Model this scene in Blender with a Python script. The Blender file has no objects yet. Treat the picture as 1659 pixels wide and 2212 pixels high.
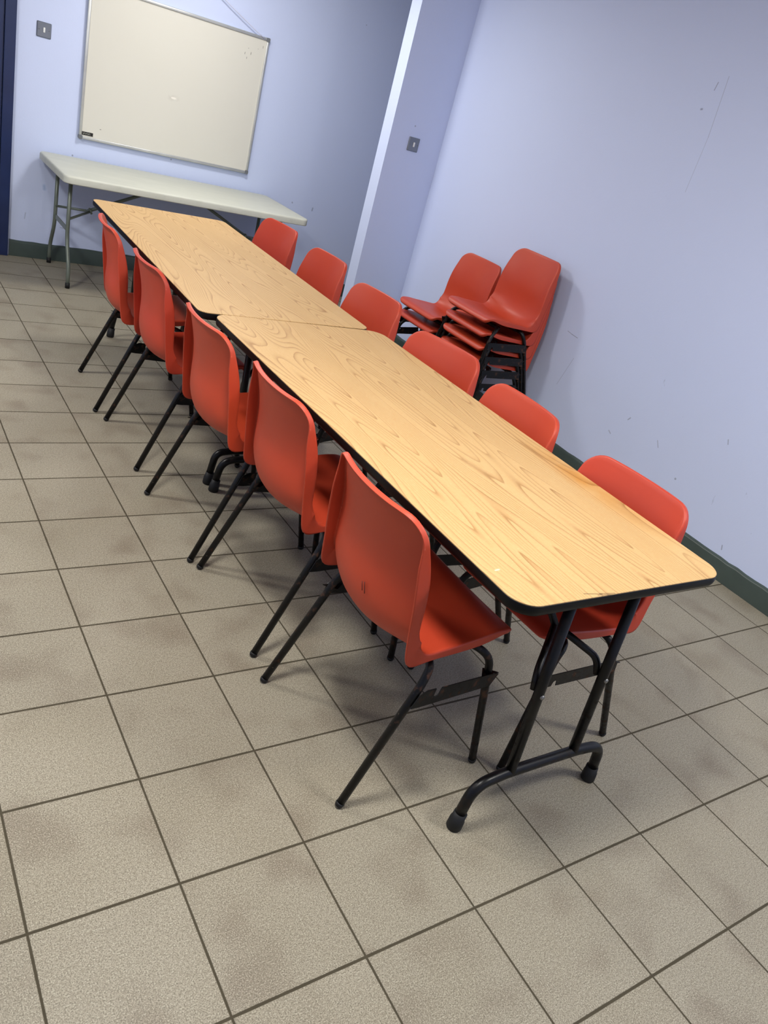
import bpy, bmesh, math, random
from mathutils import Vector, Matrix

PI = math.pi
scene = bpy.context.scene
col = scene.collection

# ------------------------------------------------------------------ camera
cam_d = bpy.data.cameras.new('camera')
cam = bpy.data.objects.new('camera', cam_d)
col.objects.link(cam)
scene.camera = cam
F_PX = 1677.0
cam_d.sensor_fit = 'HORIZONTAL'
cam_d.sensor_width = 36.0
cam_d.lens = F_PX / 1659.0 * 36.0
cam_d.clip_start = 0.05
r1 = Vector((0.8214437, -0.5092186, 0.2567618))      # image right
r2 = Vector((-0.0510853, -0.5141239, -0.8561933))    # image down
r3 = Vector((0.5679969, 0.6901978, -0.4483374))      # forward
M = Matrix(((r1.x, -r2.x, -r3.x), (r1.y, -r2.y, -r3.y), (r1.z, -r2.z, -r3.z))).to_4x4()
M.translation = Vector((-0.554, -3.402, 1.566))
cam.matrix_world = M

# ------------------------------------------------------------------ world, exposure
w = bpy.data.worlds.new('world')
scene.world = w
w.use_nodes = True
w.node_tree.nodes['Background'].inputs[0].default_value = (0.6, 0.65, 0.8, 1)
w.node_tree.nodes['Background'].inputs[1].default_value = 0.05
vs = scene.view_settings
vs.view_transform = 'Standard'
vs.look = 'None'
vs.gamma = 1.0
vs.use_curve_mapping = False
vs.exposure = 0.0

CEIL = 2.56
# round opal ceiling fittings: x, y, watts down, watts all round; the last is an added fill for the right side
LIGHTS = [(0.05, -2.15, 34.0, 27.0), (-0.95, 0.15, 42.0, 15.0), (1.45, 1.42, 22.0, 12.0), (1.9, -3.3, 25.0, 16.0)]
LIGHT_COL = (1.0, 0.975, 0.93)
for i, (lx, ly, pd, pp) in enumerate(LIGHTS):
    ld = bpy.data.lights.new('ceiling_lamp_glow', 'AREA')
    ld.shape = 'DISK'
    ld.size = 0.42
    ld.energy = pd
    ld.color = LIGHT_COL
    lo = bpy.data.objects.new('ceiling_lamp_glow', ld)
    lo.location = (lx, ly, CEIL - 0.13)
    col.objects.link(lo)
    ld = bpy.data.lights.new('ceiling_lamp_spill', 'POINT')
    ld.shadow_soft_size = 0.16
    ld.energy = pp
    ld.color = LIGHT_COL
    lo = bpy.data.objects.new('ceiling_lamp_spill', ld)
    lo.location = (lx, ly, CEIL - 0.29)
    col.objects.link(lo)

# ------------------------------------------------------------------ helpers
def tag(o, label=None, cat=None, group=None, kind=None):
    if label: o['label'] = label
    if cat: o['category'] = cat
    if group: o['group'] = group
    if kind: o['kind'] = kind
    return o

def thing(name, label, cat, loc=(0, 0, 0), rz=0.0, group=None):
    o = bpy.data.objects.new(name, None)
    o.empty_display_size = 0.1
    col.objects.link(o)
    o.location = loc
    o.rotation_euler = (0, 0, rz)
    return tag(o, label, cat, group)

def mesh_obj(name, bm, mat, parent=None, smooth=True, recalc=True):
    if recalc:
        bmesh.ops.recalc_face_normals(bm, faces=bm.faces[:])
    me = bpy.data.meshes.new(name)
    bm.to_mesh(me)
    bm.free()
    for p in me.polygons:
        p.use_smooth = smooth
    me.materials.append(mat)
    o = bpy.data.objects.new(name, me)
    col.objects.link(o)
    if parent is not None:
        o.parent = parent
    return o

def sharp(o, deg=35):
    me = o.data
    bm = bmesh.new(); bm.from_mesh(me)
    a = math.radians(deg)
    for e in bm.edges:
        if len(e.link_faces) == 2 and e.calc_face_angle() > a:
            e.smooth = False
    bm.to_mesh(me); bm.free()
    return o

def copy_tree(o, parent=None):
    """a thing with copies of its parts and sub-parts (marks particular to one thing stay behind)"""
    c = o.copy()
    col.objects.link(c)
    if parent is not None:
        c.parent = parent
        c.matrix_parent_inverse = o.matrix_parent_inverse.copy()
    for ch in list(o.children):
        if not ch.name.startswith('scratch_mark'):
            copy_tree(ch, c)
    return c

def box(bm, lo, hi):
    m = Matrix.Translation([(a + b) / 2 for a, b in zip(lo, hi)]) @ Matrix.Diagonal([b - a for a, b in zip(lo, hi)] + [1])
    return bmesh.ops.create_cube(bm, size=1.0, matrix=m)['verts']

def bevel_all(bm, w_, seg=2):
    bmesh.ops.bevel(bm, geom=bm.edges[:], offset=w_, segments=seg, affect='EDGES', profile=0.5, clamp_overlap=True)

def catmull(pts, n):
    """resample a polyline of Vectors through a centripetal-ish spline"""
    P = [Vector(p) for p in pts]
    P = [P[0] * 2 - P[1]] + P + [P[-1] * 2 - P[-2]]
    out = []
    for i in range(1, len(P) - 2):
        p0, p1, p2, p3 = P[i - 1:i + 3]
        for k in range(n):
            t = k / n
            out.append(0.5 * ((2 * p1) + (-p0 + p2) * t + (2 * p0 - 5 * p1 + 4 * p2 - p3) * t * t + (-p0 + 3 * p1 - 3 * p2 + p3) * t ** 3))
    out.append(P[-2].copy())
    return out

def fillet(pts, r, n=6):
    """round the inner corners of a polyline with radius-like distance r"""
    P = [Vector(p) for p in pts]
    rr = r if isinstance(r, (list, tuple)) else [r] * len(P)
    out = [P[0]]
    for i in range(1, len(P) - 1):
        a, b, c = P[i - 1], P[i], P[i + 1]
        d1 = (a - b); d2 = (c - b)
        k = min(rr[i], d1.length * 0.49, d2.length * 0.49)
        s = b + d1.normalized() * k
        e = b + d2.normalized() * k
        for j in range(n + 1):
            t = j / n
            out.append(s * (1 - t) ** 2 + b * 2 * t * (1 - t) + e * t * t)
    out.append(P[-1])
    return out

def tube(bm, pts, r, seg=14, cap=True):
    pts = [Vector(p) for p in pts]
    rr = r if isinstance(r, (list, tuple)) else [r] * len(pts)
    rings = []
    t0 = (pts[1] - pts[0]).normalized()
    up = Vector((0, 0, 1)) if abs(t0.z) < 0.9 else Vector((0, 1, 0))
    u = t0.cross(up).normalized()
    for i, p in enumerate(pts):
        if i == 0: t = t0
        elif i == len(pts) - 1: t = (pts[i] - pts[i - 1]).normalized()
        else: t = ((pts[i] - pts[i - 1]).normalized() + (pts[i + 1] - pts[i]).normalized()).normalized()
        u = (u - t * u.dot(t)).normalized()
        v = t.cross(u)
        rings.append([bm.verts.new(p + (u * math.cos(2 * PI * k / seg) + v * math.sin(2 * PI * k / seg)) * rr[i]) for k in range(seg)])
    for a, b in zip(rings, rings[1:]):
        for k in range(seg):
            bm.faces.new((a[k], a[(k + 1) % seg], b[(k + 1) % seg], b[k]))
    if cap:
        for ring in (rings[0], rings[-1]):
            bm.faces.new(ring)
    return rings

def prism(bm, poly, z0, z1, axis='z'):
    """extrude a 2D outline"""
    def P(a, b, c):
        return {'z': (a, b, c), 'y': (a, c, b), 'x': (c, a, b)}[axis]
    lo = [bm.verts.new(P(a, b, z0)) for a, b in poly]
    hi = [bm.verts.new(P(a, b, z1)) for a, b in poly]
    n = len(poly)
    bm.faces.new(lo[::-1]); bm.faces.new(hi)
    for k in range(n):
        bm.faces.new((lo[k], lo[(k + 1) % n], hi[(k + 1) % n], hi[k]))

def rrect(x0, y0, x1, y1, r, n=8):
    out = []
    for cx, cy, a0 in ((x1 - r, y1 - r, 0), (x0 + r, y1 - r, 90), (x0 + r, y0 + r, 180), (x1 - r, y0 + r, 270)):
        for k in range(n + 1):
            a = math.radians(a0 + 90 * k / n)
            out.append((cx + r * math.cos(a), cy + r * math.sin(a)))
    return out

# ------------------------------------------------------------------ materials
def srgb(r, g, b):
    f = lambda c: (c / 255) / 12.92 if c / 255 <= 0.04045 else ((c / 255 + 0.055) / 1.055) ** 2.4
    return (f(r), f(g), f(b), 1)

class NT:
    def __init__(s, name, rough=0.5, spec=0.5, metal=0.0):
        s.m = bpy.data.materials.new(name)
        s.m.use_nodes = True
        s.t = s.m.node_tree
        s.b = s.t.nodes['Principled BSDF']
        s.b.inputs['Roughness'].default_value = rough
        s.b.inputs['Specular IOR Level'].default_value = spec
        s.b.inputs['Metallic'].default_value = metal
    def n(s, typ, **kw):
        nd = s.t.nodes.new(typ)
        for k, v in kw.items():
            setattr(nd, k, v)
        return nd
    def link(s, a, b):
        s.t.links.new(a, b)
    def setin(s, sock, v):
        if hasattr(v, 'is_output') or isinstance(v, bpy.types.NodeSocket): s.link(v, sock)
        else: sock.default_value = v
    def math(s, op, a, b=0.0, c=None, clamp=False):
        nd = s.n('ShaderNodeMath', operation=op)
        nd.use_clamp = clamp
        s.setin(nd.inputs[0], a); s.setin(nd.inputs[1], b)
        if c is not None: s.setin(nd.inputs[2], c)
        return nd.outputs[0]
    def coord(s, kind='Object'):
        return s.n('ShaderNodeTexCoord').outputs[kind]
    def geo(s):
        return s.n('ShaderNodeNewGeometry').outputs['Position']
    def sep(s, v):
        nd = s.n('ShaderNodeSeparateXYZ'); s.link(v, nd.inputs[0]); return nd.outputs
    def comb(s, x, y, z):
        nd = s.n('ShaderNodeCombineXYZ')
        for i, v in enumerate((x, y, z)): s.setin(nd.inputs[i], v)
        return nd.outputs[0]
    def mapping(s, v, scale=(1, 1, 1), loc=(0, 0, 0)):
        nd = s.n('ShaderNodeMapping')
        s.link(v, nd.inputs[0]); nd.inputs['Scale'].default_value = scale; nd.inputs['Location'].default_value = loc
        return nd.outputs[0]
    def noise(s, v, scale, detail=2.0, rough=0.5, dist=0.0):
        nd = s.n('ShaderNodeTexNoise')
        s.link(v, nd.inputs['Vector'])
        nd.inputs['Scale'].default_value = scale; nd.inputs['Detail'].default_value = detail
        nd.inputs['Roughness'].default_value = rough; nd.inputs['Distortion'].default_value = dist
        return nd.outputs['Fac']
    def ramp(s, f, stops, interp='LINEAR'):
        nd = s.n('ShaderNodeValToRGB')
        cr = nd.color_ramp; cr.interpolation = interp
        while len(cr.elements) < len(stops): cr.elements.new(0.5)
        for e, (p, c) in zip(cr.elements, stops):
            e.position = p
            e.color = c if not isinstance(c, (int, float)) else (c, c, c, 1)
        s.link(f, nd.inputs[0])
        return nd.outputs[0]
    def mix(s, f, a, b, mode='MIX'):
        nd = s.n('ShaderNodeMix', data_type='RGBA', blend_type=mode)
        s.setin(nd.inputs[0], f)
        s.setin(nd.inputs[6], a); s.setin(nd.inputs[7], b)
        return nd.outputs[2]
    def base(s, c): s.setin(s.b.inputs['Base Color'], c)
    def bump(s, h, strength=0.2, dist=0.002):
        nd = s.n('ShaderNodeBump')
        nd.inputs['Strength'].default_value = strength; nd.inputs['Distance'].default_value = dist
        s.link(h, nd.inputs['Height']); s.link(nd.outputs[0], s.b.inputs['Normal'])

def ellipse_mask(N, X, Y, cx, cy, rx, ry, soft=0.5):
    a = N.math('DIVIDE', N.math('SUBTRACT', X, cx), rx)
    b = N.math('DIVIDE', N.math('SUBTRACT', Y, cy), ry)
    d = N.math('SQRT', N.math('ADD', N.math('MULTIPLY', a, a), N.math('MULTIPLY', b, b)))
    return N.math('MULTIPLY', N.math('SUBTRACT', 1.0 + 0 * soft, d), 1.0 / soft, clamp=True)

def seg_mask(N, P, a, b, wd):
    """soft mask of a thin stroke from a to b (world space)"""
    ab = Vector(b) - Vector(a)
    v = N.n('ShaderNodeVectorMath', operation='SUBTRACT'); N.link(P, v.inputs[0]); v.inputs[1].default_value = a
    dt = N.n('ShaderNodeVectorMath', operation='DOT_PRODUCT'); N.link(v.outputs[0], dt.inputs[0]); dt.inputs[1].default_value = ab
    t = N.math('DIVIDE', dt.outputs['Value'], ab.length_squared, clamp=True)
    sc = N.n('ShaderNodeVectorMath', operation='SCALE'); sc.inputs[0].default_value = ab; N.link(t, sc.inputs['Scale'])
    df = N.n('ShaderNodeVectorMath', operation='DISTANCE'); N.link(v.outputs[0], df.inputs[0]); N.link(sc.outputs[0], df.inputs[1])
    return N.math('SUBTRACT', 1.0, N.math('DIVIDE', df.outputs['Value'], wd), clamp=True)

def m_plain(name, c, rough=0.5, spec=0.5, metal=0.0, bump=0.0, bscale=200, var=0.06):
    N = NT(name, rough, spec, metal)
    v = N.coord()
    n = N.noise(v, 9, 4)
    d = tuple(x * (1 - var * 2) for x in c[:3]) + (1,)
    l = tuple(min(1, x * (1 + var)) for x in c[:3]) + (1,)
    N.base(N.ramp(n, [(0.3, d), (0.7, l)]))
    if bump: N.bump(N.noise(v, bscale, 2), bump, 0.001)
    return N.m

TX, TY = 0.3073, 0.303
def m_floor():
    N = NT('floor_tile', 0.5, 0.35)
    P = N.geo()
    s = N.sep(P)
    def dist_to_line(c, pitch):
        q = N.math('DIVIDE', c, pitch)
        return N.math('MULTIPLY', N.math('ABSOLUTE', N.math('SUBTRACT', q, N.math('ROUND', q))), pitch), q
    wob = N.math('MULTIPLY', N.math('SUBTRACT', N.noise(P, 14, 3), 0.5), 0.0016)
    dx, qx = dist_to_line(s[0], TX)
    dy, qy = dist_to_line(s[1], TY)
    # lines running along y are a touch thinner than those along x
    ex = N.math('SUBTRACT', N.math('ADD', dx, wob), 0.0020)
    ey = N.math('SUBTRACT', N.math('ADD', dy, wob), 0.0026)
    d = N.math('MINIMUM', ex, ey)
    grout = N.math('SUBTRACT', 1.0, N.math('DIVIDE', d, 0.0012), clamp=True)
    # per tile random
    ix = N.math('FLOOR', qx); iy = N.math('FLOOR', qy)
    wn = N.n('ShaderNodeTexWhiteNoise'); wn.noise_dimensions = '2D'
    N.link(N.comb(ix, iy, 0.0), wn.inputs['Vector'])
    rnd = wn.outputs['Value']
    # each tile has its own smoky flash marks
    off = N.n('ShaderNodeVectorMath', operation='MULTIPLY_ADD')
    N.link(wn.outputs['Color'], off.inputs[0]); off.inputs[1].default_value = (9, 9, 9); N.link(P, off.inputs[2])
    smoke = N.noise(off.outputs[0], 6.4, 1.5, 0.45)
    smoke2 = N.noise(off.outputs[0], 2.6, 1.0, 0.4)
    m = N.ramp(smoke, [(0.46, 0.0), (0.80, 1.0)], 'EASE')
    m2 = N.ramp(smoke2, [(0.50, 0.0), (0.75, 1.0)], 'EASE')
    c = N.mix(rnd, srgb(152, 145, 128), srgb(145, 138, 121))
    c = N.mix(N.math('MULTIPLY', m, 0.70), c, srgb(112, 99, 84))
    c = N.mix(N.math('MULTIPLY', m2, 0.35), c, srgb(132, 123, 102))
    # fine salt and pepper speckle
    sp = N.noise(P, 360, 2.0, 0.75)
    c = N.mix(N.ramp(sp, [(0.36, 0.85), (0.49, 0.0)]), c, srgb(90, 83, 69))
    c = N.mix(N.ramp(sp, [(0.53, 0.0), (0.66, 0.8)]), c, srgb(186, 180, 161))
    sp2 = N.noise(P, 130, 3.0, 0.6)
    c = N.mix(N.ramp(sp2, [(0.38, 0.35), (0.52, 0.0)]), c, srgb(108, 100, 84))
    # crumbs and dirt flecks
    vo = N.n('ShaderNodeTexVoronoi'); vo.inputs['Scale'].default_value = 4.3
    N.link(P, vo.inputs['Vector'])
    fl = N.math('LESS_THAN', vo.outputs['Distance'], 0.016)
    c = N.mix(N.math('MULTIPLY', fl, 0.85), c, srgb(48, 42, 36))
    g = N.mix(N.noise(P, 30, 3), srgb(58, 52, 38), srgb(76, 69, 53))
    N.base(N.mix(grout, c, g))
    N.setin(N.b.inputs['Roughness'], N.math('ADD', N.math('MULTIPLY', grout, 0.35), N.math('ADD', 0.44, N.math('MULTIPLY', sp, 0.15))))
    h = N.math('SUBTRACT', N.math('MULTIPLY', N.noise(P, 260, 3, 0.6), 0.12), grout)
    N.bump(h, 0.5, 0.0016)
    return N.m

def m_wall(name, c, scuffs=True, marks=()):
    N = NT(name, 0.62, 0.3)
    P = N.geo()
    big = N.noise(P, 1.3, 3)
    d = tuple(x * 0.965 for x in c[:3]) + (1,)
    cc = N.mix(big, d, c)
    if scuffs:
        # scuffs and pencil-like marks, mostly at furniture height
        z = N.sep(P)[2]
        low = N.math('SUBTRACT', 1.25, z, clamp=True)
        st = N.noise(N.mapping(P, (1, 1, 0.35)), 36, 3, 0.6, 0.6)
        mk = N.ramp(st, [(0.70, 0.0), (0.74, 1.0)])
        patch = N.ramp(N.noise(P, 3.1, 2), [(0.52, 0.0), (0.62, 1.0)])
        f = N.math('MULTIPLY', N.math('MULTIPLY', mk, patch), N.math('MULTIPLY', low, 0.5))
        cc = N.mix(f, cc, srgb(92, 98, 122))
        vo = N.n('ShaderNodeTexVoronoi'); vo.inputs['Scale'].default_value = 2.6
        N.link(P, vo.inputs['Vector'])
        dot = N.math('LESS_THAN', vo.outputs['Distance'], 0.016)
        cc = N.mix(N.math('MULTIPLY', dot, 0.5), cc, srgb(90, 92, 110))
    for a_, b_, wd, k, mc in marks:
        cc = N.mix(N.math('MULTIPLY', seg_mask(N, P, a_, b_, wd), k), cc, mc)
    N.base(cc)
    h = N.noise(P, 120, 3, 0.55)
    N.bump(h, 0.16, 0.002)
    return N.m

def m_wood():
    N = NT('oak_laminate', 0.5, 0.28)
    v = N.coord('Object')
    s = N.sep(v)
    X, Y = s[0], s[1]
    info = N.n('ShaderNodeObjectInfo')
    # slow field stretched along the length: its contour lines are the cathedral figure
    p = N.comb(N.math('MULTIPLY', X, 8.6), N.math('ADD', N.math('MULTIPLY', Y, 0.95), N.math('MULTIPLY', info.outputs['Random'], 7.0)), 0.0)
    f1 = N.noise(p, 1.0, 0.0, 0.35)
    p2 = N.comb(N.math('MULTIPLY', X, 17.0), N.math('MULTIPLY', Y, 2.4), 3.0)
    f2 = N.noise(p2, 1.0, 2.0, 0.5)
    fld = N.math('ADD', N.math('MULTIPLY', f1, 22.0), N.math('ADD', N.math('MULTIPLY', X, 38.0), N.math('MULTIPLY', f2, 0.45)))
    saw = N.math('FRACT', fld)
    line = N.ramp(saw, [(0.0, 0.0), (0.55, 0.08), (0.82, 0.40), (0.95, 1.0), (1.0, 0.0)])
    fine = N.noise(N.comb(N.math('MULTIPLY', X, 420.0), N.math('MULTIPLY', Y, 26.0), 0.0), 1.0, 2.0, 0.6)
    ray = N.noise(N.comb(N.math('MULTIPLY', X, 120.0), N.math('MULTIPLY', Y, 260.0), 0.0), 1.0, 1.0, 0.5)
    tone = N.noise(N.comb(N.math('MULTIPLY', X, 4.0), N.math('MULTIPLY', Y, 1.2), 0.0), 1.0, 2.0)
    c = N.mix(tone, srgb(197, 162, 110), srgb(204, 170, 120))
    lv = N.ramp(N.noise(N.comb(N.math('MULTIPLY', X, 14.0), N.math('MULTIPLY', Y, 3.0), 9.0), 1.0, 2.0), [(0.3, 0.45), (0.7, 1.0)])
    c = N.mix(N.math('MULTIPLY', N.math('MULTIPLY', line, lv), 0.90), c, srgb(138, 96, 50))
    c = N.mix(N.ramp(fine, [(0.36, 0.34), (0.52, 0.0)]), c, srgb(190, 142, 86))
    c = N.mix(N.ramp(ray, [(0.60, 0.0), (0.75, 0.14)]), c, srgb(250, 222, 176))
    # yellowed patch near one long edge of the near table
    tw = N.n('ShaderNodeVectorTransform', vector_type='POINT', convert_from='OBJECT', convert_to='WORLD')
    N.link(v, tw.inputs[0])
    ws = N.sep(tw.outputs[0])
    st = N.math('MULTIPLY', ellipse_mask(N, ws[0], ws[1], 1.30, -2.02, 0.085, 0.36, 0.8),
                N.ramp(N.noise(v, 7, 3), [(0.35, 0.35), (0.6, 1.0)]))
    c = N.mix(N.math('MULTIPLY', st, 0.8), c, srgb(236, 196, 110), 'MULTIPLY')
    WP = tw.outputs[0]
    for a_, b_ in (((0.800, -2.519, 0.74), (0.850, -2.530, 0.74)), ((0.845, -2.527, 0.74), (0.890, -2.534, 0.74)), ((0.835, -2.531, 0.74), (0.880, -2.537, 0.74))):
        c = N.mix(N.math('MULTIPLY', seg_mask(N, WP, a_, b_, 0.0022), 0.85), c, srgb(60, 44, 30))
    c = N.mix(N.math('MULTIPLY', seg_mask(N, WP, (0.630, -2.398, 0.74), (0.642, -2.396, 0.74), 0.004), 0.7), c, srgb(235, 225, 205))
    N.base(c)
    N.setin(N.b.inputs['Roughness'], N.math('ADD', 0.48, N.math('MULTIPLY', fine, 0.12)))
    N.bump(fine, 0.05, 0.0006)
    return N.m

def m_plastic_red():
    N = NT('orange_red_polypropylene', 0.40, 0.5)
    v = N.coord()
    info = N.n('ShaderNodeObjectInfo').outputs['Random']
    c = N.mix(info, srgb(190, 66, 34), srgb(182, 58, 35))
    big = N.noise(v, 6, 3)
    c = N.mix(N.ramp(big, [(0.35, 0.30), (0.65, 0.0)]), c, srgb(178, 54, 38))
    # pale surface scratches and dusty smears
    sc = N.noise(N.mapping(v, (1, 3, 1)), 30, 4, 0.7, 1.5)
    c = N.mix(N.ramp(sc, [(0.70, 0.0), (0.76, 0.35)]), c, srgb(226, 128, 104))
    vo = N.n('ShaderNodeTexVoronoi'); vo.inputs['Scale'].default_value = 11.0
    N.link(v, vo.inputs['Vector'])
    c = N.mix(N.math('MULTIPLY', N.math('LESS_THAN', vo.outputs['Distance'], 0.022), 0.5), c, srgb(96, 30, 24))
    N.base(c)
    N.setin(N.b.inputs['Roughness'], N.math('ADD', 0.38, N.math('MULTIPLY', big, 0.14)))
    N.bump(N.noise(v, 700, 2, 0.6), 0.12, 0.0006)
    return N.m

def m_black_steel(name, rust=0.5):
    N = NT(name, 0.36, 0.3)
    v = N.coord()
    c = srgb(10, 10, 12)
    r = N.noise(v, 34, 5, 0.65)
    c = N.mix(N.ramp(r, [(0.56, 0.0), (0.66, rust)]), c, srgb(86, 58, 42))
    r2 = N.noise(v, 120, 3, 0.6)
    c = N.mix(N.ramp(r2, [(0.70, 0.0), (0.76, rust * 0.8)]), c, srgb(150, 136, 120))
    N.base(c)
    N.setin(N.b.inputs['Roughness'], N.ramp(r, [(0.5, 0.33), (0.66, 0.62)]))
    N.bump(r2, 0.1, 0.0008)
    return N.m

def m_white_plastic():
    N = NT('stained_white_plastic', 0.5, 0.4)
    v = N.coord()
    s = N.sep(v)
    c = N.mix(N.noise(N.mapping(v, (1, 3, 1)), 5, 4), srgb(188, 190, 178), srgb(203, 204, 191))
    st = N.noise(N.mapping(v, (0.7, 6, 1)), 6, 5, 0.7, 0.4)
    c = N.mix(N.ramp(st, [(0.54, 0.0), (0.72, 0.55)]), c, srgb(176, 180, 166))
    sc = N.noise(N.mapping(v, (1.0, 1.0, 14.0)), 11, 5, 0.7)
    edge = N.math('LESS_THAN', s[2], 0.712)
    c = N.mix(N.math('MULTIPLY', edge, N.ramp(sc, [(0.60, 0.0), (0.70, 0.6)])), c, srgb(120, 118, 106))
    N.base(c)
    N.bump(N.noise(v, 300, 2), 0.15, 0.0008)
    return N.m

def m_board():
    N = NT('whiteboard_enamel', 0.42, 0.25)
    v = N.coord()
    s = N.sep(v)
    X, Z = s[0], s[2]
    c = N.mix(N.noise(v, 1.4, 2), srgb(212, 210, 199), srgb(217, 215, 205))
    # faint smudge near the middle and pen ticks near the top right corner
    sm = N.math('MULTIPLY', ellipse_mask(N, X, Z, -0.015, -0.073, 0.055, 0.026, 1.0), N.ramp(N.noise(v, 40, 3), [(0.4, 0.2), (0.6, 1.0)]))
    c = N.mix(N.math('MULTIPLY', sm, 0.45), c, srgb(176, 168, 158))
    core = ellipse_mask(N, X, Z, -0.012, -0.074, 0.022, 0.008, 0.3)
    c = N.mix(core, c, srgb(236, 232, 222))
    for (x, z, rx, rz, k) in ((0.452, 0.326, 0.003, 0.010, .7), (0.497, 0.334, 0.003, 0.012, .8), (0.474, 0.362, 0.004, 0.003, .6),
                              (0.470, 0.300, 0.003, 0.009, .6), (0.580, 0.395, 0.003, 0.011, .6), (0.545, 0.375, 0.003, 0.003, .5),
                              (-0.482, -0.378, 0.007, 0.0035, .7), (-0.53, -0.420, 0.004, 0.003, .7)):
        c = N.mix(N.math('MULTIPLY', ellipse_mask(N, X, Z, x, z, rx, rz, 0.4), k), c, srgb(96, 96, 90))
    N.base(c)
    return N.m

WALL = srgb(203, 214, 244)
M_floor = m_floor()
M_wall = m_wall('lilac_wall_paint', WALL)
DK = srgb(84, 88, 110)
RW = lambda *p: tuple(((2.925, a[0], a[1])) for a in p)
M_wall_r = m_wall('lilac_wall_paint_marked', WALL, marks=[
    (*RW((-0.305, 0.722), (-0.345, 0.716)), 0.003, .6, DK), (*RW((-0.345, 0.716), (-0.392, 0.712)), 0.003, .7, DK),
    (*RW((-0.631, 2.030), (-0.636, 2.064)), 0.0035, .7, DK), (*RW((-0.600, 1.943), (-0.606, 1.944)), 0.007, .7, DK),
    (*RW((-0.681, 2.095), (-0.704, 1.835)), 0.0022, .5, DK), (*RW((-0.704, 1.835), (-0.702, 1.582)), 0.002, .4, DK),
    (*RW((-0.42, 0.60), (-0.37, 0.42)), 0.003, .35, DK), (*RW((-0.93, 0.455), (-0.94, 0.47)), 0.005, .6, DK),
    (*RW((-0.843, 0.348), (-0.86, 0.338)), 0.005, .5, DK), (*RW((-1.50, 0.62), (-1.51, 0.60)), 0.004, .6, DK),
    (*RW((-1.721, 0.160), (-1.728, 0.140)), 0.004, .7, DK), (*RW((-1.15, 0.44), (-1.17, 0.41)), 0.004, .5, DK)])
M_wall_b = m_wall('lilac_wall_paint_scuffed', WALL, marks=[
    ((0.669, 2.605, 0.496), (0.672, 2.605, 0.476), 0.016, .45, srgb(96, 140, 190)),
    ((2.534, 2.605, 0.704), (2.537, 2.605, 0.70), 0.008, .6, DK), ((2.728, 2.605, 0.69), (2.726, 2.605, 0.67), 0.009, .6, DK),
    ((0.56, 2.605, 0.30), (0.555, 2.605, 0.26), 0.005, .4, DK), ((0.79, 2.605, 0.235), (0.83, 2.605, 0.232), 0.004, .5, DK)])
M_ceil = m_plain('ceiling_white', srgb(235, 235, 230), 0.8, 0.2)
M_skirt = m_plain('dark_green_gloss_paint', srgb(66, 78, 74), 0.32, 0.5, bump=0.15, bscale=60)
M_blue = m_plain('navy_door_paint', srgb(24, 40, 82), 0.35, 0.5)
M_wood = m_wood()
M_red = m_plastic_red()
M_steel = m_black_steel('chipped_black_steel', 0.75)
M_tsteel = m_black_steel('black_gloss_steel', 0.12)
M_band = m_plain('black_edge_moulding', srgb(11, 11, 12), 0.42, 0.2, bump=0.2, bscale=30)
M_under = m_plain('dark_board_underside', srgb(60, 50, 42), 0.7, 0.3)
M_rub = m_plain('black_rubber', srgb(20, 20, 21), 0.6, 0.4)
M_rivet = m_plain('worn_rivet', srgb(140, 140, 138), 0.4, 0.5, 0.8)
M_wplast = m_white_plastic()
M_grey = m_plain('grey_green_steel', srgb(108, 116, 106), 0.35, 0.5, 0.2)
M_board = m_board()
M_alu = m_plain('brushed_aluminium', srgb(196, 198, 196), 0.4, 0.5, 0.55)
M_cap = m_plain('grey_plastic_corner', srgb(112, 116, 120), 0.45)
M_black = m_plain('black_sticker', srgb(28, 28, 26), 0.4)
M_print = m_plain('pale_print', srgb(170, 172, 160), 0.5)
M_chrome = m_plain('satin_steel_plate', srgb(122, 127, 136), 0.34, 0.5, 0.6)
M_rock = m_plain('white_rocker', srgb(226, 228, 226), 0.35)
M_cord = m_plain('pale_lilac_cord', srgb(208, 212, 236), 0.5)
M_lamp = NT('diffuser', 0.5)
M_lamp.b.inputs['Emission Color'].default_value = (1, 0.97, 0.9, 1)
M_lamp.b.inputs['Emission Strength'].default_value = 2.0
M_lamp = M_lamp.m

# ------------------------------------------------------------------ room shell
XR = 2.925      # face of the right wall
YB = 2.605      # face of the back wall
XL = -2.6; YF = -4.9; XFAR = 4.3
SY0, SY1, SX = 1.365, 1.478, 2.497   # short partition: near face, far face, free end

def slab(name, lo, hi, mat, kind='structure'):
    bm = bmesh.new(); box(bm, lo, hi)
    return tag(mesh_obj(name, bm, mat, smooth=False), kind=kind)

slab('floor', (XL, YF, -0.1), (XFAR, YB, 0.0), M_floor)
slab('ceiling', (XL - .1, YF - .1, CEIL), (XFAR + .1, YB + .2, CEIL + 0.1), M_ceil)
slab('wall_back', (XL, YB, -0.1), (XFAR, YB + 0.12, CEIL), M_wall_b)
slab('wall_left', (XL - 0.1, YF, -0.1), (XL, YB + 0.12, CEIL), M_wall)
slab('wall_front', (XL - 0.1, YF - 0.1, -0.1), (XFAR, YF, CEIL), M_wall)
slab('wall_right', (XR, YF, -0.1), (XR + 0.12, SY0, CEIL), M_wall_r)
slab('wall_alcove', (XFAR, YF, -0.1), (XFAR + 0.1, YB + 0.12, CEIL), M_wall)
slab('wall_partition', (SX, SY0, -0.1), (XFAR, SY1, CEIL), M_wall)

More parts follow.
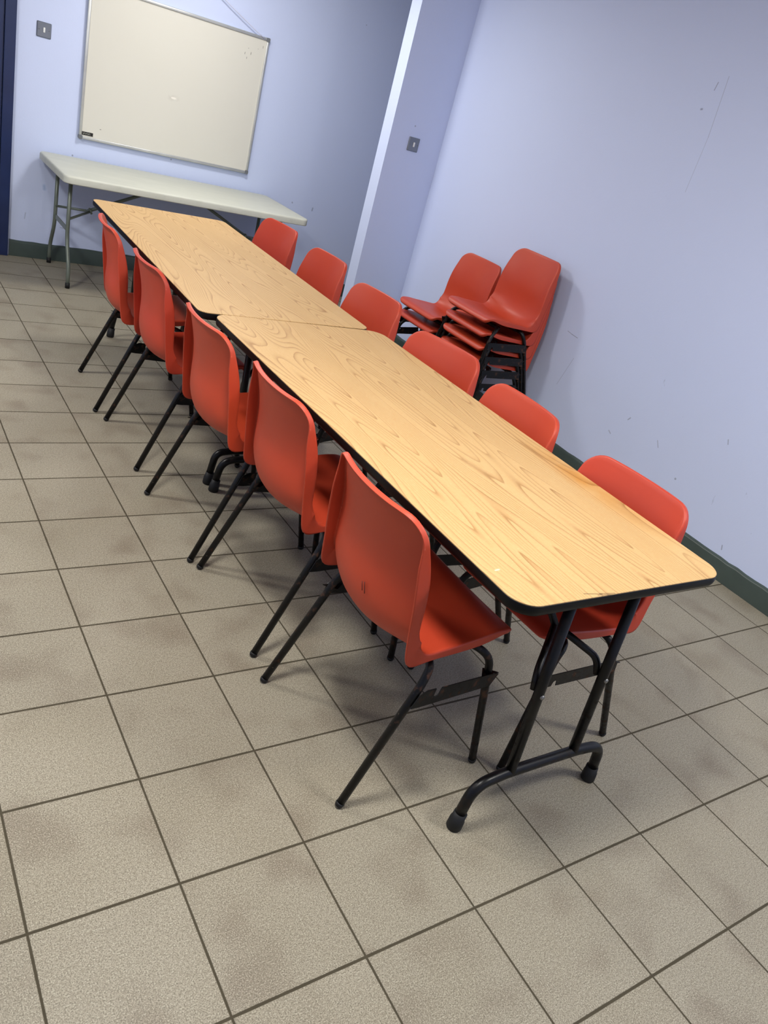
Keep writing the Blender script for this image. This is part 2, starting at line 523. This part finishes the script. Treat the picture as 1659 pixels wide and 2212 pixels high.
def skirting(name, p0, p1, nrm, h=0.104, t=0.015):
    """board with a rounded, thickly painted top edge; face at distance t from the wall"""
    p0 = Vector(p0); p1 = Vector(p1); nrm = Vector(nrm)
    prof = [(0, 0), (t, 0), (t, h - 0.010), (t - 0.002, h - 0.004), (t - 0.007, h), (0, h + 0.004)]
    L = (p1 - p0).length
    n = max(2, int(L / 0.05))
    bm = bmesh.new()
    rnd = random.Random(name)
    rings = []
    for i in range(n + 1):
        p = p0.lerp(p1, i / n)
        dz = rnd.uniform(-0.0025, 0.0025)
        rings.append([bm.verts.new((p.x + nrm.x * a, p.y + nrm.y * a, max(0.0, b + (dz if b > h - .02 else 0)))) for a, b in prof])
    k = len(prof)
    for a, b in zip(rings, rings[1:]):
        for j in range(k):
            bm.faces.new((a[j], a[(j + 1) % k], b[(j + 1) % k], b[j]))
    bm.faces.new(rings[0]); bm.faces.new(rings[-1])
    o = mesh_obj(name, bm, M_skirt)
    sharp(o, 50)
    return tag(o, kind='structure')

skirting('baseboard_right', (XR, YF, 0), (XR, SY0, 0), (-1, 0, 0))
skirting('baseboard_back', (0.463, YB, 0), (XFAR, YB, 0), (0, -1, 0))
skirting('baseboard_partition', (SX, SY0, 0), (XR - .015, SY0, 0), (0, -1, 0))
skirting('baseboard_partition_end', (SX, SY0 - .015, 0), (SX, SY1, 0), (-1, 0, 0))
skirting('baseboard_left', (XL, YF, 0), (XL, YB, 0), (1, 0, 0))

# navy door at the left end of the back wall
dr = thing('door_1', 'navy blue painted door at the left edge of the back wall', 'door', (0, 0, 0))
dr['kind'] = 'structure'
bm = bmesh.new(); box(bm, (-0.47, YB - 0.022, 0.004), (0.385, YB + 0.0, 2.03)); bevel_all(bm, 0.002)
mesh_obj('door_leaf', bm, M_blue, dr, smooth=False)
bm = bmesh.new()
box(bm, (0.388, YB - 0.036, 0.0), (0.452, YB, 2.10)); box(bm, (-0.54, YB - 0.036, 0.0), (-0.473, YB, 2.10)); box(bm, (-0.473, YB - 0.036, 2.035), (0.388, YB, 2.10))
bevel_all(bm, 0.003)
mesh_obj('door_frame', bm, M_blue, dr, smooth=False)

# ceiling light fittings, the last one an added fill (their light is set at the top of the script)
for i, (lx, ly, pd, pp) in enumerate(LIGHTS):
    lt = thing('ceiling_light', ['round opal ceiling light over the near end of the room', 'round opal ceiling light nearest the left side of the room',
                                 'round opal ceiling light over the far table', 'unseen round fill light added above the near right side to brighten the wall and floor'][i], 'ceiling light', (lx, ly, CEIL), 0, 'ceiling lights')
    bm = bmesh.new(); tube(bm, [(0, 0, 0), (0, 0, -0.03)], 0.235, 40)
    mesh_obj('housing', bm, M_ceil, lt, smooth=False)
    bm = bmesh.new(); tube(bm, [(0, 0, -0.03), (0, 0, -0.085), (0, 0, -0.11)], [0.21, 0.21, 0.19], 40)
    mesh_obj('diffuser', bm, M_lamp, lt, smooth=False)

# ------------------------------------------------------------------ stacking chair (local: +x is forward, origin on the floor between the rear feet)
PROF = [(0.446, 0.446), (0.437, 0.459), (0.416, 0.465), (0.372, 0.462), (0.30, 0.451), (0.235, 0.439), (0.180, 0.430), (0.130, 0.427),
        (0.090, 0.437), (0.062, 0.460), (0.047, 0.500), (0.042, 0.55), (0.044, 0.62), (0.036, 0.68), (0.021, 0.742), (0.003, 0.805)]
def chair_shell():
    pts = catmull([(x, 0, z) for x, z in PROF], 12)
    acc = [0.0]
    for a, b in zip(pts, pts[1:]): acc.append(acc[-1] + (b - a).length)
    L = acc[-1]
    def P(s):
        s = max(0.0, min(L, s))
        for i in range(len(acc) - 1):
            if acc[i + 1] >= s:
                t = (s - acc[i]) / max(1e-9, acc[i + 1] - acc[i])
                return pts[i].lerp(pts[i + 1], t)
        return pts[-1].copy()
    def Nrm(s):
        d = (P(s + 0.008) - P(s - 0.008))
        return Vector((d.z, 0, -d.x)).normalized()
    def interp(tab, s):
        if s <= tab[0][0]: return tab[0][1]
        for (a, va), (b, vb) in zip(tab, tab[1:]):
            if s <= b:
                t = (s - a) / (b - a); t = t * t * (3 - 2 * t)
                return va + (vb - va) * t
        return tab[-1][1]
    sc = 0.0
    # arc length where the bend is
    bend = min(range(len(pts)), key=lambda i: abs(pts[i].x - 0.070) + abs(pts[i].z - 0.450))
    SB = acc[bend]
    Wt = [(0, 0.196), (SB * 0.6, 0.205), (SB, 0.209), (SB + 0.12, 0.205), (L, 0.187)]
    Ct = [(0, 0.004), (0.10, 0.009), (SB - 0.10, 0.020), (SB, 0.060), (SB + 0.09, 0.052), (SB + 0.2, 0.044), (L, 0.036)]
    nS, nY = 54, 24
    grid = []
    for i in range(nS + 1):
        row = []
        s0 = L * i / nS
        for j in range(nY + 1):
            b = -1 + 2 * j / nY
            # denser columns towards the rim
            b = math.copysign(abs(b) ** 0.85, b) if b else 0.0
            s = s0
            W = interp(Wt, s)
            y = b * W
            for end, rc in ((0, 0.040), (1, 0.055)):
                de = s0 if end == 0 else L - s0
                if de < rc and abs(y) > W - rc:
                    p = (rc - de) / rc; q = (abs(y) - (W - rc)) / rc
                    p2 = p * math.sqrt(1 - q * q / 2); q2 = q * math.sqrt(1 - p * p / 2)
                    de2 = rc - p2 * rc
                    s = de2 if end == 0 else L - de2
                    y = math.copysign(W - rc + q2 * rc, y)
            lift = interp(Ct, s) * (abs(y) / W) ** 2.1
            # the top edge is gently arched
            p3 = P(s) + Nrm(s) * lift
            p3.y = y
            if s0 > L - 0.16:
                p3.z += 0.006 * (1 - (y / W) ** 2) * ((s0 - (L - 0.16)) / 0.16)
            row.append((p3, s))
        grid.append(row)
    bm = bmesh.new()
    V = [[bm.verts.new(c[0]) for c in row] for row in grid]
    for i in range(nS):
        for j in range(nY):
            bm.faces.new((V[i][j], V[i][j + 1], V[i + 1][j + 1], V[i + 1][j]))
    bmesh.ops.recalc_face_normals(bm, faces=bm.faces[:])
    bm.normal_update()
    mid = V[nS // 4][nY // 2]
    if mid.normal.z < 0:
        bmesh.ops.reverse_faces(bm, faces=bm.faces[:])
        bm.normal_update()
    loop = [(i, 0) for i in range(nS)] + [(nS, j) for j in range(nY)] + [(i, nY) for i in range(nS, 0, -1)] + [(0, j) for j in range(nY, 0, -1)]
    n = len(loop)
    cen = [V[i][j].co.copy() for i, j in loop]
    nor = [V[i][j].normal.copy() for i, j in loop]
    arc = [grid[i][j][1] for i, j in loop]
    outs = []
    for k in range(n):
        t = (cen[(k + 1) % n] - cen[k - 1]).normalized()
        o = t.cross(nor[k]).normalized()
        i, j = loop[k]
        ref = V[min(max(i, 4), nS - 4)][min(max(j, 4), nY - 4)].co
        if o.dot(cen[k] - ref) < 0: o = -o
        outs.append(o)
    # silhouette of the side flanges in side view
    OUT = fillet([(0.022, 0, 0.816), (0.076, 0, 0.422), (0.440, 0, 0.447)], [0, 0.026, 0], 8)
    oacc = [0.0]
    for a, b in zip(OUT, OUT[1:]): oacc.append(oacc[-1] + (b - a).length)
    OL = oacc[-1]
    oc = min(range(len(OUT)), key=lambda i: OUT[i].x * 1.2 + OUT[i].z)
    OC = oacc[oc]
    def outp(u):
        for i in range(len(oacc) - 1):
            if oacc[i + 1] >= u - 1e-9:
                t = (u - oacc[i]) / max(1e-9, oacc[i + 1] - oacc[i])
                return OUT[i].lerp(OUT[i + 1], t)
        return OUT[-1].copy()
    sm = lambda t: (lambda q: q * q * (3 - 2 * q))(max(0.0, min(1.0, t)))
    r = 0.0055
    rings = [[V[i][j] for i, j in loop]]
    for a in (30, 60, 90):
        a = math.radians(a)
        rings.append([bm.verts.new(cen[k] + outs[k] * r * math.sin(a) - nor[k] * r * (1 - math.cos(a))) for k in range(n)])
    base = [v.co.copy() for v in rings[-1]]
    tgt = []
    for k in range(n):
        i, j = loop[k]
        s = arc[k]
        ln = 0.011 if s > L * 0.5 else 0.013
        if i == 0: ln = 0.014
        elif s < 0.06 and i > 0: ln = 0.006
        pn = base[k] - nor[k] * ln
        u = OC * (L - s) / (L - SB) if s > SB else OC + (OL - OC) * (SB - s) / SB
        po = outp(u)
        dep = math.hypot(po.x - base[k].x, po.z - base[k].z)
        po.y = base[k].y + math.copysign(dep * 0.10, base[k].y)
        wgt = min(sm((L - s - 0.01) / 0.10), sm((s - 0.045) / 0.09))
        if i in (0, nS): wgt = 0.0
        tgt.append(pn.lerp(po, wgt))
    for _ in range(3):
        tgt = [tgt[k - 1] * 0.25 + tgt[k] * 0.5 + tgt[(k + 1) % n] * 0.25 for k in range(n)]
    for f in (0.2, 0.45, 0.7, 0.9, 1.0):
        rings.append([bm.verts.new(base[k].lerp(tgt[k], f)) for k in range(n)])
    for a, b in zip(rings, rings[1:]):
        for k in range(n):
            bm.faces.new((a[k], a[(k + 1) % n], b[(k + 1) % n], b[k]))
    for vv in rings[-1]:
        vv.co.z = max(vv.co.z, 0.40)
    o = mesh_obj('seat_shell', bm, M_red)
    md = o.modifiers.new('thickness', 'SOLIDIFY')
    md.thickness = 0.0042
    md.offset = -1.0
    return o

R_T = 0.011
def make_chair():
    root = thing('stacking_chair', 'chair', 'chair')
    sh = chair_shell(); sh.parent = root
    for xc in (0.315, 0.178):
        bm = bmesh.new()
        tube(bm, [(xc, -0.165, 0.411), (xc, 0.165, 0.411)], R_T)
        mesh_obj('cross_tube', bm, M_steel, root)
    for s in (-1, 1):
        for pts in (((0.315, 0.140, 0.411), (0.350, 0.192, 0.413), (0.389, 0.204, 0.378), (0.455, 0.229, 0.010)),
                    ((0.178, 0.150, 0.411), (0.176, 0.210, 0.413), (0.150, 0.226, 0.368), (0.0, 0.240, 0.010))):
            q = [(x, y * s, z) for x, y, z in pts]
            bm = bmesh.new()
            tube(bm, fillet(q, [0, 0.045, 0.045, 0], 6), R_T)
            lg = mesh_obj('leg', bm, M_steel, root)
            a = Vector(q[-1]); d = (Vector(q[-2]) - a).normalized()
            bm = bmesh.new()
            tube(bm, [a - d * 0.0095, a - d * 0.007, a, a + d * 0.004], [0.006, 0.0105, 0.0122, 0.0118])
            mesh_obj('foot_plug', bm, M_rub, lg)
        # flat linking plate with a hook slot, welded to both legs; the hook is at the rear on one side, at the front on the other
        bm = bmesh.new()
        poly = [(0.122, 0.306), (0.150, 0.303), (0.405, 0.297), (0.424, 0.334), (0.400, 0.341), (0.212, 0.350), (0.206, 0.328), (0.198, 0.324), (0.190, 0.330), (0.192, 0.352), (0.162, 0.354), (0.138, 0.344)]
        tri = [(0.360, -0.001), (0.424, 0.001), (0.388, -0.030)]
        if s > 0:
            poly = [(0.128, 0.306), (0.366, 0.298), (0.369, 0.314), (0.376, 0.318), (0.382, 0.314), (0.385, 0.299), (0.404, 0.297), (0.412, 0.336), (0.400, 0.341), (0.150, 0.352), (0.134, 0.340)]
            tri = [(0.120, 0.001), (0.185, -0.001), (0.152, -0.028)]
        prism(bm, poly, 0.0, 0.0025, 'y')
        prism(bm, tri, 0.336, 0.3385, 'z')
        for v in bm.verts:
            v.co.y = s * (v.co.y + 0.2415 - (v.co.x - 0.135) * 0.078)
        mesh_obj('link_plate', bm, M_steel, root, smooth=False)
    return root

proto = make_chair()
used = [False]
def place_chair(x, y, rz, label, group, z=0.0):
    o = copy_tree(proto) if used[0] else proto
    used[0] = True
    o.location = (x, y, z)
    o.rotation_euler = (0, 0, rz)
    o['label'] = label
    o['category'] = 'chair'
    o['group'] = group
    return o

# left row: rear foot line x, centre y, yaw
GL = 'red chairs along the left side of the tables'
for x, y, yaw, lab in (
    (0.442, -2.118, 0.0, 'orange-red plastic chair nearest the camera with two short dark scratch marks on its back'),
    (0.457, -1.523, 0.0, 'orange-red chair on the left side, second from the near end of the wood table'),
    (0.433, -0.997, 0.02, 'middle orange-red chair of the five on the left side, beside the joint of the tables'),
    (0.443, -0.318, 0.0, 'orange-red chair on the left side, fourth from the near end'),
    (0.440, 0.257, -0.09, 'orange-red chair on the left side, closest to the back wall and the white table')):
    place_chair(x, y, yaw, lab, GL)
# two short dark strokes scratched on the back of the nearest left chair
first = proto
shell = [c_ for c_ in first.children if c_.name.startswith('seat_shell')][0]
M_scr = m_plain('dark_scratch', srgb(84, 28, 22), 0.6)
bpy.context.view_layer.update()
for k, (ya, za, yb, zb) in enumerate(((-0.028, 0.552, -0.036, 0.530), (-0.037, 0.556, -0.047, 0.528))):
    pts_ = []
    for t in (0.0, 0.33, 0.66, 1.0):
        yy, zz = ya + (yb - ya) * t, za + (zb - za) * t
        ok, co, no, ix = shell.ray_cast(Vector((-0.4, yy, zz)), Vector((1, 0, 0)))
        pts_.append((co.x - 0.0043, yy, zz))
    bm = bmesh.new(); tube(bm, pts_, 0.0011, 6)
    mesh_obj('scratch_mark', bm, M_scr, first)

GR = 'red chairs along the right side of the tables'
for x, y, yaw, lab in (
    (1.408, -2.155, 0.04, 'orange-red chair on the right side at the near end, its seat under the table end'),
    (1.438, -1.595, -0.05, 'orange-red chair on the right side, second from the near end of the wood table'),
    (1.478, -1.045, 0.18, 'orange-red chair on the right side, directly in front of the taller stack, turned slightly'),
    (1.560, -0.375, 0.07, 'orange-red chair on the right side beside the table joint, in front of the shorter stack'),
    (1.638, 0.270, 0.02, 'orange-red chair on the right side, second from the back wall end'),
    (1.655, 0.915, 0.09, 'orange-red chair on the right side, closest to the white table at the back wall')):
    place_chair(x, y, PI + yaw, lab, GR)

# stacks against the right wall
GS = 'stacked red chairs by the right wall'
tall = ['orange-red chair at the bottom of the taller stack by the right wall',
        'orange-red chair second from the bottom of the taller stack',
        'orange-red chair second from the top of the taller stack',
        'orange-red chair on top of the taller stack, whole seat and back showing']
for k, lab in enumerate(tall):
    place_chair(2.872 - 0.011 * k, -0.008, PI + 0.0, lab, GS, 0.081 * k)
short = ['orange-red chair at the bottom of the shorter stack near the partition',
         'orange-red chair on top of the shorter stack near the partition']
for k, lab in enumerate(short):
    place_chair(2.872 - 0.011 * k, 0.480, PI + 0.0, lab, GS, 0.081 * k)

# ------------------------------------------------------------------ folding wood tables (local: length along y, origin on the floor under the centre)
HT = 0.740; TW = 0.371; TL = 0.912
def wood_top(skew_far=0.0, rad=0.062):
    out = rrect(-TW, -TL, TW, TL, rad, 10)
    res = []
    for x, y in out:
        if y > TL - 0.08: y += skew_far * x
        res.append((x, y))
    return res

def ring_loft(bm, loops, close=True):
    R = [[bm.verts.new(p) for p in lp] for lp in loops]
    n = len(R[0])
    for a, b in zip(R, R[1:]):
        for k in range(n):
            bm.faces.new((a[k], a[(k + 1) % n], b[(k + 1) % n], b[k]))
    return R

def inset(poly, d):
    out = []
    n = len(poly)
    for k in range(n):
        x0, y0 = poly[k - 1]; x1, y1 = poly[(k + 1) % n]; x, y = poly[k]
        tx, ty = x1 - x0, y1 - y0
        l = math.hypot(tx, ty)
        out.append((x - ty / l * d * -1 * -1, y + tx / l * d))
    return out

def wood_table(label, group, loc, rz, skew=0.0, rad=0.062, feet=(0.892, 0.880), span=0.257):
    t = thing('folding_table', label, 'table', loc, rz, group)
    poly = wood_top(skew, rad)
    ins = lambda d: inset(poly, d)
    z = HT
    bm = bmesh.new()
    R = ring_loft(bm, [[(x, y, z - 0.0045) for x, y in ins(0.0014)], [(x, y, z - 0.0005) for x, y in ins(0.0014)], [(x, y, z) for x, y in ins(0.0020)]])
    bm.faces.new(R[-1]); bm.faces.new(R[0][::-1])
    top = mesh_obj('tabletop', bm, M_wood, t); sharp(top, 30)
    bm = bmesh.new()
    prof = [(0.006, z - 0.005), (0.0015, z - 0.0024), (0.0007, z - 0.0026), (0.0002, z - 0.0034), (0.0, z - 0.006), (-0.0012, z - 0.015), (0.0, z - 0.023), (0.002, z - 0.0275), (0.012, z - 0.028)]
    ring_loft(bm, [[(x, y, h) for x, y in ins(d)] for d, h in prof])
    mesh_obj('edge_moulding', bm, M_band, t)
    bm = bmesh.new()
    q = ins(0.008)
    prism(bm, q, z - 0.026, z - 0.0050)
    mesh_obj('board_core', bm, M_under, t, smooth=False)
    # steel side rails under the board
    for s in (-1, 1):
        bm = bmesh.new()
        a, b = sorted((s * 0.30, s * 0.322))
        box(bm, (a, -0.80, z - 0.052), (b, 0.80, z - 0.026)); bevel_all(bm, 0.002)
        mesh_obj('side_rail', bm, M_tsteel, t, smooth=False)
    for e in (-1, 1):
        f = lambda x, y, zz: (x, y * e, zz)
        FY = feet[0] if e < 0 else feet[1]
        YT, YBm = FY - 0.047, FY - 0.006
        bm = bmesh.new()
        path = fillet([f(-span, FY, 0.040), f(-span + 0.015, FY - 0.002, 0.142), f(-0.135, YBm, 0.150), f(0.135, YBm, 0.150), f(span - 0.015, FY - 0.002, 0.142), f(span, FY, 0.040)], [0, 0.085, 0.03, 0.03, 0.085, 0], 10)
        tube(bm, path, 0.0150, 18)
        fb = mesh_obj('foot_bar', bm, M_tsteel, t)
        for s in (-1, 1):
            bm = bmesh.new()
            tube(bm, [f(s * (span + 0.0015), FY, 0.0), f(s * (span + 0.0015), FY, 0.004), f(s * (span + -0.0005), FY, 0.030), f(s * (span + -0.0010), FY, 0.033), f(s * (span + -0.0040), FY, 0.052)], [0.0195, 0.0215, 0.0205, 0.0185, 0.0180], 20)
            mesh_obj('rubber_foot', bm, M_rub, fb)
            bm = bmesh.new()
            tube(bm, [f(s * 0.120, YBm, 0.155), f(s * 0.120, YT, z - 0.030)], 0.0140, 18)
            up = mesh_obj('leg', bm, M_tsteel, t)
            # rivet head on the outer face of the upright
            zr = 0.405
            yr = YBm + (YT - YBm) * (zr - 0.155) / (z - 0.185)
            bm = bmesh.new()
            tube(bm, [f(s * 0.120, yr + 0.008, zr), f(s * 0.120, yr + 0.0165, zr), f(s * 0.120, yr + 0.0175, zr)], [0.007, 0.0065, 0.003], 12)
            mesh_obj('rivet', bm, M_rivet, up)
        # top pivot tube
        bm = bmesh.new()
        tube(bm, [f(-0.28, YT - 0.005, z - 0.040), f(0.30, YT - 0.005, z - 0.040)], 0.012)
        mesh_obj('pivot_tube', bm, M_tsteel, t)
        # folding brace: two flat arms meeting in a stem that runs up to the board
        bm = bmesh.new()
        for s in (-1, 1):
            pa = fillet([f(s * 0.119, FY - 0.044, 0.402), f(s * 0.113, FY - 0.060, 0.446), f(0.0 + s * 0.006, FY - 0.142, 0.508)], [0, 0.03, 0], 5)
            tube(bm, pa, 0.0100, 10)
        tube(bm, [f(0, FY - 0.137, 0.503), f(0, 0.50, z - 0.034)], 0.0105, 10)
        box(bm, (-0.03, min(0.46 * e, 0.53 * e), z - 0.045), (0.03, max(0.46 * e, 0.53 * e), z - 0.026))
        mesh_obj('folding_brace', bm, M_tsteel, t)
    return t

wood_table('long oak-effect folding table nearest the camera with a black edge and a yellowed patch', 'oak effect folding tables in a line',
           (0.9636 + 0.0027, -2.5376 + 0.912, 0), -0.003, skew=-0.026)
c2 = (0.927, -0.7251)    # centre of the near edge of the second table
RZ2 = -0.029
t2 = wood_table('oak-effect folding table pushed end on, further back toward the white table', 'oak effect folding tables in a line',
           (c2[0] - math.sin(RZ2) * TL, c2[1] + 0.0125 + math.cos(RZ2) * TL, 0.0018), RZ2, rad=0.042, feet=(0.887, 0.862), span=0.218)
t2.rotation_euler = (0, -0.0048, RZ2)

# ------------------------------------------------------------------ white plastic table at the back wall
wt = thing('plastic_trestle_table', 'stained off-white plastic folding table against the back wall under the whiteboard', 'table', (0, 0, 0))
X0, X1, Y0, Y1, ZT = 0.615, 2.285, 1.795, 2.575, 0.722
def loops_for(prof, r):
    return [[(x, y, h) for x, y in rrect(X0 + d, Y0 + d, X1 - d, Y1 - d, max(0.004, r - d), 8)] for d, h in prof]
bm = bmesh.new()
R = ring_loft(bm, loops_for([(0.004, ZT - 0.046), (0.0, ZT - 0.042), (0.0, ZT - 0.012), (0.003, ZT - 0.004), (0.010, ZT), (0.03, ZT)], 0.05))
bm.faces.new(R[-1]); bm.faces.new(R[0][::-1])
o = mesh_obj('tabletop', bm, M_wplast, wt); sharp(o, 40)
YC = (Y0 + Y1) / 2 + 0.055
for e, xx in ((-1, 0.712), (1, 2.19)):
    for s in (-1, 1):
        yt = YC + s * 0.185
        bm = bmesh.new()
        path = fillet([(xx, yt, ZT - 0.045), (xx, yt, 0.30), (xx, YC + s * 0.285, 0.13), (xx, YC + s * 0.29, 0.02)], [0, 0.06, 0.05, 0], 6)
        tube(bm, path, 0.0125)
        lg = mesh_obj('leg', bm, M_grey, wt)
        bm = bmesh.new()
        tube(bm, [(xx, YC + s * 0.29, 0.0), (xx, YC + s * 0.29, 0.034)], 0.0150)
        mesh_obj('rubber_foot', bm, M_rub, lg)
    bm = bmesh.new()
    box(bm, (xx - 0.003, YC - 0.185, 0.335), (xx + 0.003, YC + 0.185, 0.365))
    mesh_obj('crossbar', bm, M_grey, wt, smooth=False)
    j = xx - e * 0.17
    bm = bmesh.new()
    for s in (-1, 1):
        tube(bm, [(xx, YC + s * 0.180, 0.415), (j, YC + s * 0.012, 0.448)], 0.008, 10)
    tube(bm, [(j + e * 0.02, YC, 0.444), (xx - e * 0.62, YC, ZT - 0.055)], 0.011, 10)
    mesh_obj('folding_brace', bm, M_grey, wt)
    bm = bmesh.new()
    tube(bm, [(j - e * 0.004, YC, 0.449), (j - e * 0.014, YC, 0.454)], 0.021, 14)
    mesh_obj('locking_ring', bm, M_grey, wt)

# ------------------------------------------------------------------ whiteboard
BX0, BX1, BZ0, BZ1 = 0.862, 2.102, 0.846, 1.765
BCX, BCZ = (BX0 + BX1) / 2, (BZ0 + BZ1) / 2
YW = YB
wb = thing('whiteboard', 'framed whiteboard hung on the lilac back wall above the white table', 'whiteboard', (BCX, YW, BCZ))
hw, hh = (BX1 - BX0) / 2, (BZ1 - BZ0) / 2
bm = bmesh.new(); box(bm, (-hw + 0.012, -0.020, -hh + 0.012), (hw - 0.012, -0.006, hh - 0.012))
mesh_obj('writing_surface', bm, M_board, wb, smooth=False)
for (a, b) in (((-hw, -hh), (-hw + 0.018, hh)), ((hw - 0.018, -hh), (hw, hh))):
    bm = bmesh.new(); box(bm, (a[0], -0.028, a[1] + 0.022), (b[0], -0.004, b[1] - 0.022)); bevel_all(bm, 0.004)
    mesh_obj('frame_rail', bm, M_alu, wb)
for (a, b) in (((-hw, -hh), (hw, -hh + 0.020)), ((-hw, hh - 0.020), (hw, hh))):
    bm = bmesh.new(); box(bm, (a[0] + 0.022, -0.028, a[1]), (b[0] - 0.022, -0.004, b[1])); bevel_all(bm, 0.004)
    mesh_obj('frame_rail', bm, M_alu, wb)
for sx in (-1, 1):
    for sz in (-1, 1):
        bm = bmesh.new()
        x = sorted((sx * (hw + 0.002), sx * (hw - 0.024))); zz = sorted((sz * (hh + 0.002), sz * (hh - 0.024)))
        pl = rrect(x[0], zz[0], x[1], zz[1], 0.008, 4)
        prism(bm, pl, -0.030, -0.002, 'y')
        mesh_obj('corner_cap', bm, M_cap, wb, smooth=False)
bm = bmesh.new(); box(bm, (-hw + 0.019, -0.0212, -hh + 0.026), (-hw + 0.092, -0.0198, -hh + 0.048))
st = mesh_obj('maker_sticker', bm, M_black, wb, smooth=False)
bm = bmesh.new()
# pale illegible lettering strip on the black sticker
rx = random.Random(5)
x = -hw + 0.026
for k in range(7):
    wd = rx.uniform(0.004, 0.006)
    box(bm, (x, -0.0217, -hh + 0.032), (x + wd * 0.35, -0.0212, -hh + 0.042))
    box(bm, (x, -0.0217, -hh + (0.039 if k % 2 else 0.032)), (x + wd, -0.0212, -hh + (0.042 if k % 2 else 0.035)))
    x += wd + 0.0018
mesh_obj('sticker_lettering', bm, M_print, st, smooth=False)

# cord holding the board: from the two top corners up to a hook
bm = bmesh.new()
pk = Vector((BCX, YW - 0.012, 2.035))
for s in (-1, 1):
    a = Vector((BCX + s * (hw - 0.040), YW - 0.031, BZ1 - 0.012))
    pts = [a.lerp(pk, t) + Vector((0, -0.012 * math.sin(PI * t), -0.010 * math.sin(PI * t))) for t in [k / 12 for k in range(13)]]
    tube(bm, pts, 0.0032, 8)
tag(mesh_obj('hanging_cord', bm, M_cord), 'pale cord running up the wall from the top corners of the whiteboard', 'cord')
bm = bmesh.new()
tube(bm, [(BCX, YW, 2.035), (BCX, YW - 0.018, 2.037), (BCX, YW - 0.019, 2.040)], [0.004, 0.004, 0.008], 10)
tag(mesh_obj('wall_hook', bm, M_chrome), 'small metal hook on the back wall above the whiteboard', 'hook')

# ------------------------------------------------------------------ light switches
def switch(label, loc, screws=True):
    t = thing('light_switch', label, 'light switch', loc, 0, None)
    bm = bmesh.new()
    lo = rrect(-0.043, -0.043, 0.043, 0.043, 0.005, 4)
    def lp(d, y): return [(x * (1 - d / 0.043), y, z * (1 - d / 0.043)) for x, z in lo]
    R = ring_loft(bm, [lp(0, 0.0), lp(0, -0.004), lp(0.004, -0.0085)])
    bm.faces.new(R[-1])
    o = mesh_obj('face_plate', bm, M_chrome, t); sharp(o, 30)
    bm = bmesh.new(); box(bm, (-0.0055, -0.0135, -0.014), (0.0055, -0.0085, 0.014)); bevel_all(bm, 0.0012)
    mesh_obj('rocker', bm, M_rock, t)
    for s in (-1, 1):
        bm = bmesh.new()
        tube(bm, [(s * 0.030, -0.0085, 0), (s * 0.030, -0.0095, 0)], 0.0035, 10)
        mesh_obj('screw', bm, M_cap, t)
    return t
switch('square metal light switch on the back wall left of the whiteboard', (0.615, YB, 1.424))
switch('square metal light switch on the shadowed partition face near the corner', (2.694, SY0, 1.392))
